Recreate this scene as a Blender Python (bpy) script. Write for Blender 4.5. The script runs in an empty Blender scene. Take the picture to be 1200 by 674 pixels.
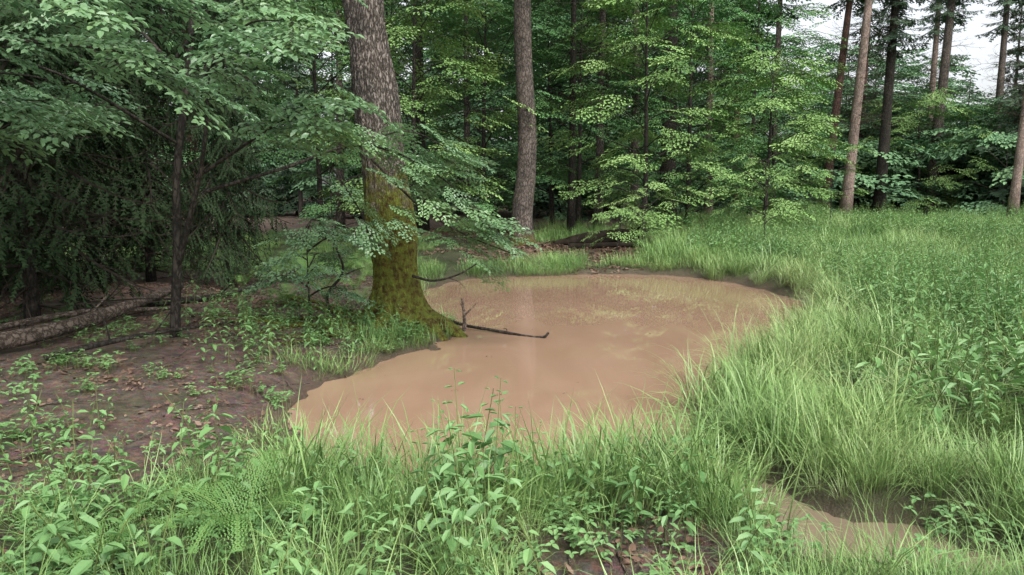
import bpy, math, random
import numpy as np
from mathutils import Vector
random.seed(7); rng=np.random.default_rng(7)
scene=bpy.context.scene
U=rng.uniform

# ---------------------------------------------------------------- helpers
TAB=np.random.default_rng(3).random((256,256))
def vnoise(x,y,s=1.0,o=0):
    x=np.asarray(x,float)*s+17.3*o+1000; y=np.asarray(y,float)*s+9.1*o+1000
    xi=np.floor(x).astype(int); yi=np.floor(y).astype(int)
    fx=x-xi; fy=y-yi; fx=fx*fx*(3-2*fx); fy=fy*fy*(3-2*fy)
    a=TAB[xi%256,yi%256]; b=TAB[(xi+1)%256,yi%256]; c=TAB[xi%256,(yi+1)%256]; d=TAB[(xi+1)%256,(yi+1)%256]
    return (a*(1-fx)+b*fx)*(1-fy)+(c*(1-fx)+d*fx)*fy
def fbm(x,y,s=1.0,o=0,n=4):
    r=0;a=.5;t=0
    for i in range(n):
        r=r+a*vnoise(x,y,s*2**i,o+i); t+=a; a*=.5
    return r/t
def sstep(a,b,x):
    t=np.clip((np.asarray(x,float)-a)/(b-a),0,1); return t*t*(3-2*t)

POND=[(-1.55,5.0),(-1.75,5.9),(-1.6,7.0),(-1.05,8.0),(-.8,8.6),(-.8,9.3),(-.95,10.2),(-1.5,12.0),(-1.5,13.6),(-.9,14.9),(.3,15.5),(1.9,15.9),(3.5,15.6),(4.45,13.9),(4.65,11.8),(4.15,9.9),(3.1,8.6),(2.25,7.2),(1.55,6.0),(1.22,4.9),(.7,4.4),(.1,4.2),(-.7,4.1),(-1.3,4.4)]
def smooth_poly(P,n=6):
    out=[];L=len(P)
    for i in range(L):
        p0,p1,p2,p3=[np.array(P[(i+k-1)%L]) for k in range(4)]
        for j in range(n):
            t=j/n
            out.append(.5*((2*p1)+(-p0+p2)*t+(2*p0-5*p1+4*p2-p3)*t*t+(-p0+3*p1-3*p2+p3)*t**3))
    return np.array(out)
PP=smooth_poly(POND,4)
def sdf(x,y):
    x=np.asarray(x,float);y=np.asarray(y,float);sh=x.shape
    x=x.ravel();y=y.ravel();out=np.full(x.shape,1e9);ins=np.zeros(x.shape,bool)
    L=len(PP)
    for i in range(L):
        ax,ay=PP[i];bx,by=PP[(i+1)%L];ex,ey=bx-ax,by-ay
        t=np.clip(((x-ax)*ex+(y-ay)*ey)/(ex*ex+ey*ey),0,1)
        out=np.minimum(out,(x-ax-ex*t)**2+(y-ay-ey*t)**2)
        c=((ay>y)!=(by>y)); 
        xx=(bx-ax)*(y-ay)/((by-ay) if abs(by-ay)>1e-9 else 1e-9)+ax
        ins^=(c&(x<xx))
    d=np.sqrt(out);d[ins]*=-1
    d=d+ (fbm(x,y,3.0,5,3)-.5)*.34
    return d.reshape(sh)
CH=[(1.15,4.75),(1.3,4.3),(1.42,3.95),(1.62,3.65),(1.9,3.42),(2.3,3.2)]
def chan(x,y):
    o=np.full(np.shape(x),1e9)
    for (ax,ay),(bx,by) in zip(CH[:-1],CH[1:]):
        ex,ey=bx-ax,by-ay
        t=np.clip(((x-ax)*ex+(y-ay)*ey)/(ex*ex+ey*ey),0,1)
        o=np.minimum(o,np.hypot(x-ax-ex*t,y-ay-ey*t))
    o=np.minimum(o,np.hypot((x-1.85)/1.6,y-3.5)-.06)
    o=np.minimum(o,np.hypot((x-3.0)/1.5,y-4.5)-.02)
    return o-.19+(fbm(x,y,4,9,2)-.5)*.2
def H(x,y,full=True):
    x=np.asarray(x,float);y=np.asarray(y,float)
    d=sdf(x,y)
    b=.10+.09*(1-np.exp(-np.maximum(d,0)/1.2))+.10*(fbm(x,y,.35,1,3)-.5)+.06*(fbm(x,y,2.2,2,3)-.5)
    b=b+.16*sstep(-1.5,-3.2,x)*sstep(3,6,y)*sstep(16,11,y)+.10*sstep(2.5,5,x)
    b=b+.25*sstep(16,30,y)+ .03*(fbm(x,y,7,4,3)-.5)
    out=np.maximum(b,.04)*(1-np.exp(-np.maximum(d,0)/.22))+.004
    inn=-.01-.4*sstep(0,1.0,-d)
    z=np.where(d>0,out,inn)
    c=chan(x,y)
    z=np.where(c<.4,np.minimum(z,-.03+.7*np.maximum(c,0)),z)
    r=np.hypot(x,y)
    return z+ 0.6*sstep(60,200,r)
def gz(x,y): return float(H(np.array([x]),np.array([y]))[0])

class MB:
    def __init__(s): s.v=[];s.f=[];s.m=[];s.t=[]
    def addv(s,p,t=0.): s.v.append((float(p[0]),float(p[1]),float(p[2])));s.t.append(t);return len(s.v)-1
    def face(s,idx,m=0): s.f.append(tuple(idx));s.m.append(m)
    def mesh(s,name,mats,smooth=True):
        me=bpy.data.meshes.new(name);me.from_pydata(s.v,[],s.f)
        for m in mats: me.materials.append(m)
        me.polygons.foreach_set('material_index',s.m)
        me.polygons.foreach_set('use_smooth',[smooth]*len(s.f))
        a=me.attributes.new('t','FLOAT','POINT');a.data.foreach_set('value',s.t)
        me.update();return me
    def obj(s,name,mats,smooth=True,link=True,parent=None):
        o=bpy.data.objects.new(name,s.mesh(name,mats,smooth))
        if link: scene.collection.objects.link(o)
        if parent: o.parent=parent
        return o
def nrm(v):
    v=np.asarray(v,float);return v/(np.linalg.norm(v)+1e-12)
def leaf(mb,b,d,n,L,W,fold=.15,droop=.1,m=0,t=0.5):
    d=nrm(d);s=nrm(np.cross(n,d));n=np.cross(d,s)
    f=fold*W
    i0=mb.addv(b,t)
    l1=mb.addv(b+d*L*.3+s*W*.46+n*f,t);l2=mb.addv(b+d*L*.7+s*W*.38+n*(f-droop*L*.4),t)
    tp=mb.addv(b+d*L-n*droop*L,t)
    r2=mb.addv(b+d*L*.7-s*W*.38+n*(f-droop*L*.4),t);r1=mb.addv(b+d*L*.3-s*W*.46+n*f,t)
    mb.face((i0,tp,l2,l1),m);mb.face((i0,r1,r2,tp),m)
def tube(mb,path,rad,seg=8,m=0,rough=0.,cap=True,seed=0,ridge=0):
    path=[np.asarray(p,float) for p in path];n=len(path)
    prev=None;rings=[]
    cum=0
    for i in range(n):
        d=nrm(path[min(i+1,n-1)]-path[max(i-1,0)])
        if prev is None:
            a=np.array([1.,0,0]) if abs(d[0])<.9 else np.array([0,1.,0])
        else: a=prev
        a=nrm(a-d*np.dot(a,d));b=np.cross(d,a);prev=a
        if i>0: cum+=np.linalg.norm(path[i]-path[i-1])
        R=[]
        th=np.arange(seg)*2*math.pi/seg
        rr=np.full(seg,rad[i])
        if rough: 
            rr=rr*(1+rough*(vnoise(np.cos(th)*2+seed,np.sin(th)*2+cum*1.5,1.0,3)-.5)*2)
        if ridge:
            q2=vnoise(np.cos(th)*9+seed,np.sin(th)*9+cum*3,1.,2)
            rr=rr+ridge*(np.abs(q2-.5)*2-.5)+ridge*.5*(vnoise(np.cos(th)*20,np.sin(th)*20+cum*12,1.,6)-.5)
        for k in range(seg):
            R.append(mb.addv(path[i]+(a*math.cos(th[k])+b*math.sin(th[k]))*rr[k],i/n))
        rings.append(R)
    for i in range(n-1):
        for k in range(seg):
            mb.face((rings[i][k],rings[i][(k+1)%seg],rings[i+1][(k+1)%seg],rings[i+1][k]),m)
    if cap: mb.face(rings[0][::-1],m);mb.face(rings[-1],m)
def spline(P,n):
    P=[np.asarray(p,float) for p in P];P=[2*P[0]-P[1]]+P+[2*P[-1]-P[-2]]
    out=[];S=len(P)-3
    for q in range(n):
        u=q/(n-1)*S;i=min(int(u),S-1);t=u-i;p0,p1,p2,p3=P[i:i+4]
        out.append(.5*((2*p1)+(-p0+p2)*t+(2*p0-5*p1+4*p2-p3)*t*t+(-p0+3*p1-3*p2+p3)*t**3))
    return out
# merge many transformed copies of source meshes into one real mesh
def srcdata(o):
    me=o.data;nv=len(me.vertices);nl=len(me.loops);npoly=len(me.polygons)
    co=np.empty(nv*3);me.vertices.foreach_get('co',co)
    li=np.empty(nl,np.int32);me.loops.foreach_get('vertex_index',li)
    ls=np.empty(npoly,np.int32);me.polygons.foreach_get('loop_start',ls)
    mi=np.empty(npoly,np.int32);me.polygons.foreach_get('material_index',mi)
    t=np.zeros(nv)
    if 't' in me.attributes: me.attributes['t'].data.foreach_get('value',t)
    return co.reshape(-1,3),li,ls,mi,t,list(me.materials)
SD={}
def bake(name,coll,sp,extra=None,smooth=False):
    srcs=[]
    for o in coll.objects:
        if o.name not in SD: SD[o.name]=srcdata(o)
        srcs.append(SD[o.name])
    mats=list(srcs[0][5]);V=[];LI=[];LS=[];MI=[];T=[];RN=[];vo=0;lo=0
    if extra is not None:
        em=srcdata(extra);off=len(mats);mats+=em[5]
        V.append(em[0]);LI.append(em[1]);LS.append(em[2]);MI.append(em[3]+off);T.append(em[4]);RN.append(np.zeros(len(em[0])));vo=len(em[0]);lo=len(em[1])
    for s_ in sp:
        c,li,ls,mi,t,_=srcs[rng.integers(0,len(srcs))]
        rx,ry,rz=s_[3:6];sc=s_[6]
        cx,sx,cy,sy,cz,sz=math.cos(rx),math.sin(rx),math.cos(ry),math.sin(ry),math.cos(rz),math.sin(rz)
        R=np.array([[cy*cz,sx*sy*cz-cx*sz,cx*sy*cz+sx*sz],[cy*sz,sx*sy*sz+cx*cz,cx*sy*sz-sx*cz],[-sy,sx*cy,cx*cy]])*sc
        V.append(c@R.T+np.array(s_[:3]));LI.append(li+vo);LS.append(ls+lo);MI.append(mi);T.append(t);RN.append(np.full(len(c),rng.random()))
        vo+=len(c);lo+=len(li)
    V=np.concatenate(V);LI=np.concatenate(LI);LS=np.concatenate(LS);MI=np.concatenate(MI)
    me=bpy.data.meshes.new(name);me.vertices.add(len(V));me.vertices.foreach_set('co',V.ravel())
    me.loops.add(len(LI));me.loops.foreach_set('vertex_index',LI.astype(np.int32));me.polygons.add(len(LS));me.polygons.foreach_set('loop_start',LS.astype(np.int32))
    for m in mats: me.materials.append(m)
    me.polygons.foreach_set('material_index',MI.astype(np.int32))
    me.polygons.foreach_set('use_smooth',[smooth]*len(LS))
    a=me.attributes.new('t','FLOAT','POINT');a.data.foreach_set('value',np.concatenate(T))
    a=me.attributes.new('rnd','FLOAT','POINT');a.data.foreach_set('value',np.concatenate(RN))
    me.update(calc_edges=True);return me
def child(name,me,parent=None,loc=(0,0,0),rot=(0,0,0),sc=(1,1,1),link=True):
    o=bpy.data.objects.new(name,me)
    if link: scene.collection.objects.link(o)
    if parent: o.parent=parent
    o.location=loc;o.rotation_euler=rot;o.scale=sc;return o

# ---------------------------------------------------------------- materials
def newmat(name):
    m=bpy.data.materials.new(name);m.use_nodes=True;nt=m.node_tree;nt.nodes.clear()
    return m,nt,nt.nodes,nt.links
def ramp(N,pts):
    r=N.new('ShaderNodeValToRGB');e=r.color_ramp.elements
    e[0].position=pts[0][0];e[0].color=(*pts[0][1],1);e[1].position=pts[-1][0];e[1].color=(*pts[-1][1],1)
    for p,c in pts[1:-1]:
        q=e.new(p);q.color=(*c,1)
    return r
def leafmat(name,cols,trans=.35,rough=.45,tgrad=None,spec=.4,simple=False,big=.9,gain=1.):
    cols=[tuple(q*gain for q in c) for c in cols]
    m,nt,N,L=newmat(name)
    oi=N.new('ShaderNodeObjectInfo');geo=N.new('ShaderNodeNewGeometry')
    ar=N.new('ShaderNodeAttribute');ar.attribute_name='rnd'
    ad=N.new('ShaderNodeMath');ad.operation='ADD';L.new(oi.outputs['Random'],ad.inputs[0]);L.new(ar.outputs['Fac'],ad.inputs[1])
    fr=N.new('ShaderNodeMath');fr.operation='FRACT';L.new(ad.outputs[0],fr.inputs[0])
    no=N.new('ShaderNodeTexNoise');no.inputs['Scale'].default_value=.55;no.inputs['Detail'].default_value=1
    L.new(geo.outputs['Position'],no.inputs['Vector'])
    a=N.new('ShaderNodeMath');a.operation='MULTIPLY_ADD';a.inputs[1].default_value=.4;L.new(fr.outputs[0],a.inputs[0])
    b=N.new('ShaderNodeMath');b.operation='MULTIPLY_ADD';b.inputs[1].default_value=big;b.inputs[2].default_value=(-.45*big+.05) if not simple else (-.45*big+.33);L.new(no.outputs['Fac'],b.inputs[0])
    if simple: L.new(b.outputs[0],a.inputs[2])
    else:
        n2=N.new('ShaderNodeTexNoise');n2.inputs['Scale'].default_value=16;n2.inputs['Detail'].default_value=1;L.new(geo.outputs['Position'],n2.inputs['Vector'])
        c=N.new('ShaderNodeMath');c.operation='MULTIPLY_ADD';c.inputs[1].default_value=.6;L.new(n2.outputs['Fac'],c.inputs[0]);L.new(b.outputs[0],c.inputs[2])
        L.new(c.outputs[0],a.inputs[2])
    k=len(cols);r=ramp(N,[(i/(k-1),cc) for i,cc in enumerate(cols)]);L.new(a.outputs[0],r.inputs[0])
    col=r.outputs[0]
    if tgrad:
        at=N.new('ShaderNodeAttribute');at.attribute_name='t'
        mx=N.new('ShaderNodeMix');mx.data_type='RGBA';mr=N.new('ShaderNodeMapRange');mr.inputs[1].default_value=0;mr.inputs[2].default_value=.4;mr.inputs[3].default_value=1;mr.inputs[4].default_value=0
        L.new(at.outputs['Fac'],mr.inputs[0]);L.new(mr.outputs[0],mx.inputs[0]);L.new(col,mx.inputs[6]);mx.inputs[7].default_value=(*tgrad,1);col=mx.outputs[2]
    if simple: p=N.new('ShaderNodeBsdfDiffuse');L.new(col,p.inputs['Color'])
    else:
        p=N.new('ShaderNodeBsdfPrincipled');p.inputs['Roughness'].default_value=rough;p.inputs['Specular IOR Level'].default_value=spec
        L.new(col,p.inputs['Base Color'])
    o=N.new('ShaderNodeOutputMaterial')
    if trans<=0: L.new(p.outputs[0],o.inputs[0]);return m
    tr=N.new('ShaderNodeBsdfTranslucent');hs=N.new('ShaderNodeHueSaturation');hs.inputs['Saturation'].default_value=1.1;hs.inputs['Value'].default_value=1.5;hs.inputs['Hue'].default_value=.49
    L.new(col,hs.inputs['Color']);L.new(hs.outputs[0],tr.inputs['Color'])
    ms=N.new('ShaderNodeMixShader');ms.inputs[0].default_value=trans;L.new(p.outputs[0],ms.inputs[1]);L.new(tr.outputs[0],ms.inputs[2])
    L.new(ms.outputs[0],o.inputs[0]);return m
def barkmat(name,c1,c2,c3=None,moss=None,mosscol=(.06,.075,.012),scale=1.,stretch=.18,bump=.6,th0=(.78,1.05)):
    m,nt,N,L=newmat(name)
    tc=N.new('ShaderNodeTexCoord');mp=N.new('ShaderNodeMapping');mp.inputs['Scale'].default_value=(scale,scale,scale*stretch);L.new(tc.outputs['Object'],mp.inputs[0])
    v=N.new('ShaderNodeTexVoronoi');v.feature='DISTANCE_TO_EDGE';v.inputs['Scale'].default_value=22
    nz=N.new('ShaderNodeTexNoise');nz.inputs['Scale'].default_value=16;nz.inputs['Detail'].default_value=8;nz.inputs['Roughness'].default_value=.65
    L.new(mp.outputs[0],nz.inputs['Vector'])
    mv=N.new('ShaderNodeMix');mv.data_type='VECTOR';mv.inputs[0].default_value=.12;L.new(mp.outputs[0],mv.inputs[4]);L.new(nz.outputs['Color'],mv.inputs[5]);L.new(mv.outputs[1],v.inputs['Vector'])
    cr=N.new('ShaderNodeMapRange');cr.inputs[1].default_value=0;cr.inputs[2].default_value=.22;L.new(v.outputs['Distance'],cr.inputs[0])
    ml=N.new('ShaderNodeMath');ml.operation='MULTIPLY';L.new(cr.outputs[0],ml.inputs[0]);L.new(nz.outputs['Fac'],ml.inputs[1])
    r=ramp(N,[(0.05,c1),(.35,c2),(.75,c3 or c2)]);L.new(ml.outputs[0],r.inputs[0])
    n3=N.new('ShaderNodeTexNoise');n3.inputs['Scale'].default_value=2.3;n3.inputs['Detail'].default_value=5;L.new(tc.outputs['Object'],n3.inputs['Vector'])
    col=r.outputs[0]
    lm=N.new('ShaderNodeMix');lm.data_type='RGBA';lm.blend_type='MULTIPLY';lm.inputs[0].default_value=.7
    r3=ramp(N,[(.35,(.6,.6,.58)),(.65,(1.15,1.1,1.05))]);L.new(n3.outputs['Fac'],r3.inputs[0]);L.new(col,lm.inputs[6]);L.new(r3.outputs[0],lm.inputs[7]);col=lm.outputs[2]
    if moss:
        sx=N.new('ShaderNodeSeparateXYZ');L.new(tc.outputs['Object'],sx.inputs[0])
        mr=N.new('ShaderNodeMapRange');mr.inputs[1].default_value=moss[0];mr.inputs[2].default_value=moss[1];mr.inputs[3].default_value=1;mr.inputs[4].default_value=0;mr.clamp=True
        L.new(sx.outputs[2],mr.inputs[0])
        n4=N.new('ShaderNodeTexNoise');n4.inputs['Scale'].default_value=6;n4.inputs['Detail'].default_value=7;n4.inputs['Roughness'].default_value=.65;L.new(tc.outputs['Object'],n4.inputs['Vector'])
        ad=N.new('ShaderNodeMath');ad.operation='MULTIPLY_ADD';ad.inputs[1].default_value=1.0;L.new(mr.outputs[0],ad.inputs[0]);L.new(n4.outputs['Fac'],ad.inputs[2])
        th=N.new('ShaderNodeMapRange');th.inputs[1].default_value=th0[0];th.inputs[2].default_value=th0[1];L.new(ad.outputs[0],th.inputs[0])
        mc=ramp(N,[(.34,(.055,.033,.015)),(.44,(.11,.085,.022)),(.56,mosscol)])
        n5=N.new('ShaderNodeTexNoise');n5.inputs['Scale'].default_value=14;n5.inputs['Detail'].default_value=7;n5.inputs['Roughness'].default_value=.7;L.new(tc.outputs['Object'],n5.inputs['Vector']);L.new(n5.outputs['Fac'],mc.inputs[0])
        mm=N.new('ShaderNodeMix');mm.data_type='RGBA';L.new(th.outputs[0],mm.inputs[0]);L.new(col,mm.inputs[6]);L.new(mc.outputs[0],mm.inputs[7]);col=mm.outputs[2]
    p=N.new('ShaderNodeBsdfPrincipled');p.inputs['Roughness'].default_value=.9;p.inputs['Specular IOR Level'].default_value=.2;L.new(col,p.inputs['Base Color'])
    hh=N.new('ShaderNodeMath');hh.operation='MULTIPLY_ADD';hh.inputs[1].default_value=.8;L.new(nz.outputs['Fac'],hh.inputs[0]);L.new(ml.outputs[0],hh.inputs[2])
    bp=N.new('ShaderNodeBump');bp.inputs['Strength'].default_value=bump;bp.inputs['Distance'].default_value=.03;L.new(hh.outputs[0],bp.inputs['Height']);L.new(bp.outputs[0],p.inputs['Normal'])
    o=N.new('ShaderNodeOutputMaterial');L.new(p.outputs[0],o.inputs[0]);return m
def plain(name,c,rough=.9):
    m,nt,N,L=newmat(name);p=N.new('ShaderNodeBsdfDiffuse')
    geo=N.new('ShaderNodeNewGeometry');n=N.new('ShaderNodeTexNoise');n.inputs['Scale'].default_value=6;L.new(geo.outputs['Position'],n.inputs['Vector'])
    r=ramp(N,[(.3,tuple(q*.6 for q in c)),(.7,tuple(q*1.3 for q in c))]);L.new(n.outputs['Fac'],r.inputs[0]);L.new(r.outputs[0],p.inputs['Color'])
    o=N.new('ShaderNodeOutputMaterial');L.new(p.outputs[0],o.inputs[0]);return m

M_beech=leafmat('beech_leaf',[(.045,.10,.045),(.07,.155,.06),(.105,.21,.08),(.15,.27,.09)],0,.4,simple=True,gain=1.4)
M_beechn=leafmat('beech_leaf_near',[(.08,.15,.085),(.115,.21,.11),(.155,.27,.13),(.2,.33,.13)],.28,.36,spec=.6,gain=1.12)
M_beechy=leafmat('beech_leaf_light',[(.08,.15,.055),(.12,.21,.068),(.17,.27,.095),(.22,.32,.12)],0,.4,simple=True,gain=1.42)
M_far=leafmat('far_leaf',[(.048,.095,.055),(.075,.145,.078),(.11,.195,.10),(.145,.235,.115)],0,.6,simple=True,gain=1.4)
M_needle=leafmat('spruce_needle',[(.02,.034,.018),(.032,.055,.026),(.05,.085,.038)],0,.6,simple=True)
M_needlef=leafmat('spruce_needle_far_haze',[(.05,.085,.055),(.07,.115,.07),(.10,.15,.09)],0,.7,simple=True)  # far needles made paler: distance haze painted into their colour
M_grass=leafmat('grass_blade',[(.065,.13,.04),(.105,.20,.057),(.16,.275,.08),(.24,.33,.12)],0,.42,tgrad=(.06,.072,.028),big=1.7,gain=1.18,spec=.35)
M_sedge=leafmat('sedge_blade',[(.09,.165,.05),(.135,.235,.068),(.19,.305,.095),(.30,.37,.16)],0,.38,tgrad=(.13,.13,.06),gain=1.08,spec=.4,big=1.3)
M_herb=leafmat('nettle_leaf',[(.08,.165,.065),(.12,.24,.085),(.165,.31,.11),(.22,.37,.14)],.2,.45)
M_fern=leafmat('fern_frond',[(.10,.20,.055),(.14,.28,.075),(.19,.35,.10)],.25,.5)
M_stem=leafmat('green_stem',[(.1,.14,.05),(.14,.18,.06)],0,.5,simple=True)
M_litter=leafmat('dead_leaf',[(.06,.038,.028),(.11,.07,.05),(.18,.12,.088),(.27,.2,.15)],0,.7,simple=True)
M_twig=plain('twig_bark',(.05,.042,.035))
M_barkfar=plain('far_bark',(.06,.052,.045))
M_rot=plain('rotten_wood',(.028,.023,.018))
M_barkbig=barkmat('oak_bark_moss',(.05,.042,.036),(.19,.165,.145),(.36,.33,.30),moss=(.1,2.7),mosscol=(.17,.20,.035),scale=1.5,stretch=.3,bump=1.0,th0=(.70,.92))
M_bark2=barkmat('spruce_bark',(.045,.038,.034),(.15,.127,.11),(.24,.205,.19),moss=(-.5,1.2),stretch=.4,bump=.7)
M_barkpale=barkmat('pine_bark',(.15,.11,.09),(.30,.235,.205),(.40,.32,.29),stretch=.4)
M_barkred=barkmat('larch_bark',(.06,.033,.027),(.14,.085,.07),(.2,.13,.11),stretch=.4)
M_barkdark=barkmat('dark_bark',(.02,.018,.015),(.05,.043,.037),(.085,.075,.065),stretch=.4)
M_log=barkmat('log_bark',(.05,.038,.03),(.15,.12,.10),(.25,.21,.18),stretch=1,scale=.8)

# ---------------------------------------------------------------- scatter
GN={}
def gn_for(coll):
    if coll.name in GN: return GN[coll.name]
    g=bpy.data.node_groups.new('scatter_'+coll.name,'GeometryNodeTree')
    g.interface.new_socket('Geometry',in_out='INPUT',socket_type='NodeSocketGeometry')
    g.interface.new_socket('Geometry',in_out='OUTPUT',socket_type='NodeSocketGeometry')
    N=g.nodes;L=g.links
    gi=N.new('NodeGroupInput');go=N.new('NodeGroupOutput')
    ci=N.new('GeometryNodeCollectionInfo');ci.inputs['Collection'].default_value=coll;ci.inputs['Separate Children'].default_value=True;ci.inputs['Reset Children'].default_value=True
    io=N.new('GeometryNodeInstanceOnPoints');io.inputs['Pick Instance'].default_value=True
    def at(n,t):
        a=N.new('GeometryNodeInputNamedAttribute');a.data_type=t;a.inputs['Name'].default_value=n;return a.outputs['Attribute']
    er=N.new('FunctionNodeEulerToRotation');L.new(at('rot','FLOAT_VECTOR'),er.inputs[0])
    L.new(gi.outputs[0],io.inputs['Points']);L.new(ci.outputs[0],io.inputs['Instance']);L.new(at('idx','INT'),io.inputs['Instance Index'])
    L.new(er.outputs[0],io.inputs['Rotation']);L.new(at('scl','FLOAT_VECTOR'),io.inputs['Scale']);L.new(io.outputs[0],go.inputs[0])
    GN[coll.name]=g;return g
def coll_of(name,objs):
    c=bpy.data.collections.new(name)
    for o in objs:c.objects.link(o)
    c['n']=len(objs);return c
def scatter(name,coll,P,R,S,parent=None,idx=None):
    P=np.asarray(P,float);n=len(P)
    if n==0:return
    S=np.asarray(S,float)
    if S.ndim==1:S=np.repeat(S[:,None],3,1)
    me=bpy.data.meshes.new(name);me.vertices.add(n);me.vertices.foreach_set('co',P.ravel())
    a=me.attributes.new('rot','FLOAT_VECTOR','POINT');a.data.foreach_set('vector',np.asarray(R,float).ravel())
    a=me.attributes.new('scl','FLOAT_VECTOR','POINT');a.data.foreach_set('vector',S.ravel())
    a=me.attributes.new('idx','INT','POINT');a.data.foreach_set('value',(rng.integers(0,coll['n'],n) if idx is None else np.asarray(idx)).astype(np.int32))
    o=bpy.data.objects.new(name,me);scene.collection.objects.link(o)
    if parent:o.parent=parent
    md=o.modifiers.new('scatter','NODES');md.node_group=gn_for(coll);return o

# ---------------------------------------------------------------- foliage sources
def beech_spray(name,mat,leafL=.085,ns=10,nl=6,fan=1.,twigs=True):
    mb=MB()
    def along(u):
        return np.array([u,.03*math.sin(u*5),-.16*u*u])
    if twigs: tube(mb,[along(u) for u in np.linspace(0,1,5)],list(np.linspace(.006,.0015,5)),3,1,cap=False)
    def lf(p,az,L):
        d=np.array([math.cos(az),math.sin(az),U(-.35,.1)]);nn=np.array([U(-.4,.4),U(-.4,.4),1])
        leaf(mb,p,d,nn,L*U(.7,1.15),L*.62*U(.85,1.1),U(.05,.25),U(0,.25),0,U(0,1))
    for i in range(ns):
        u=.1+.85*i/ns+U(-.02,.02);sgn=1 if i%2 else -1
        L=(.5*(1-u)**.7+.1)*U(.7,1.15)*fan;az=sgn*U(.6,.95);b=along(u)
        tip=b+np.array([math.cos(az)*L,math.sin(az)*L,-.1*L+U(-.05,.03)])
        if twigs: tube(mb,[b,tip],[.003,.001],3,1,cap=False)
        k=max(2,int(nl*L/.35))
        for j in range(k):
            q=(j+.6)/k;lf(b+(tip-b)*q,az+(.75 if j%2 else -.75)*U(.7,1.2),leafL)
        lf(tip,az,leafL)
    for j in range(7):
        u=.15+.13*j;lf(along(min(u,1)),(.8 if j%2 else -.8),leafL)
    lf(along(1),0,leafL)
    return mb.obj(name,[mat,M_twig],False,False)
def spruce_branch(name,mat,nl=9,needle=.05,nt=17,sub=(.35,.6,.8),hang=.5):
    mb=MB()
    def ndl(b,tip):
        d=tip-b;L=np.linalg.norm(d);d=d/L;s=nrm(np.cross([0,0,1],d));k=max(3,int(L/.02*nl/9));wd=.18/nl
        i0=mb.addv(b+s*.004);i1=mb.addv(b-s*.004);i2=mb.addv(tip);mb.face((i0,i1,i2),1)
        for j in range(k):
            p=b+d*L*(j+.5)/k
            for sg in(1,-1):
                w=needle*U(.6,1.1);e=p+s*sg*w*.75+d*w*.8+np.array([0,0,U(-.35,.3)*w])
                a=mb.addv(p-d*wd*.4);c=mb.addv(p+d*wd*.5);t=mb.addv(e);mb.face((a,c,t),0)
    al=lambda u:np.array([u,.02*math.sin(6*u),-.12*math.sin(u*2.2)])
    tube(mb,[al(u) for u in np.linspace(0,1,5)],list(np.linspace(.014,.003,5)),3,1,cap=False)
    for i in range(nt):
        u=.12+.86*i/nt
        for sg in(1,-1):
            L=(.42*(1-u)+.1)*U(.5,1.1);az=sg*U(.7,1.15);b=al(u)
            tip=b+np.array([math.cos(az)*L,math.sin(az)*L,-U(.1,1)*hang*L*1.6])
            ndl(b,tip)
            if L>.2:
                for q in sub:
                    m_=b+(tip-b)*q;a2=az-sg*.7*(1 if U(0,1)>.5 else -1);l2=L*.4*(1-q)+.06
                    ndl(m_,m_+np.array([math.cos(a2)*l2,math.sin(a2)*l2,-U(.1,1.2)*l2]))
    ndl(al(.9),al(1.05))
    return mb.obj(name,[mat,M_twig],False,False)
def dead_branch_src(name):
    mb=MB()
    def rec(b,d,L,r,lv):
        P=[b];p=b;dd=d
        for i in range(4):
            dd=nrm(dd+np.array([U(-.15,.15),U(-.15,.15),U(-.2,.08)]));p=p+dd*L/4;P.append(p)
            if lv<2:
                for sg in(1,-1):
                    if U(0,1)<.6: rec(p,nrm(dd+np.array([-dd[1],dd[0],0])*sg*U(.6,1.3)+np.array([0,0,U(-.4,.1)])),L*U(.25,.5)*(1-i*.15),r*.45,lv+1)
        tube(mb,P,list(np.linspace(r,r*.3,5)),3,0,cap=False)
    rec(np.zeros(3),np.array([1.,0,0]),1.,.01,0)
    return mb.obj(name,[M_twig],False,False)
C_beech=coll_of('beech_sprays',[beech_spray('beech_spray_%d'%i,M_beech,.10,9,5) for i in range(4)])
C_beechn=coll_of('beech_sprays_near',[beech_spray('near_spray_%d'%i,M_beechn,.10,11,6) for i in range(5)])
C_beechy=coll_of('beech_sprays_light',[beech_spray('light_spray_%d'%i,M_beechy,.095,9,5) for i in range(3)])
C_far=coll_of('far_sprays',[beech_spray('far_spray_%d'%i,M_far,.15,7,4,1.3,False) for i in range(4)])
C_spruce=coll_of('spruce_branches',[spruce_branch('spruce_branch_%d'%i,M_needle,6,.032,13,(.4,.75),.7) for i in range(3)])
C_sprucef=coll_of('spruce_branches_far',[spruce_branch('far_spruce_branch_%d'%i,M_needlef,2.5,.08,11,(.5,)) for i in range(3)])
C_dead=coll_of('dead_twigs',[dead_branch_src('dead_twig_%d'%i) for i in range(3)])

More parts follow.
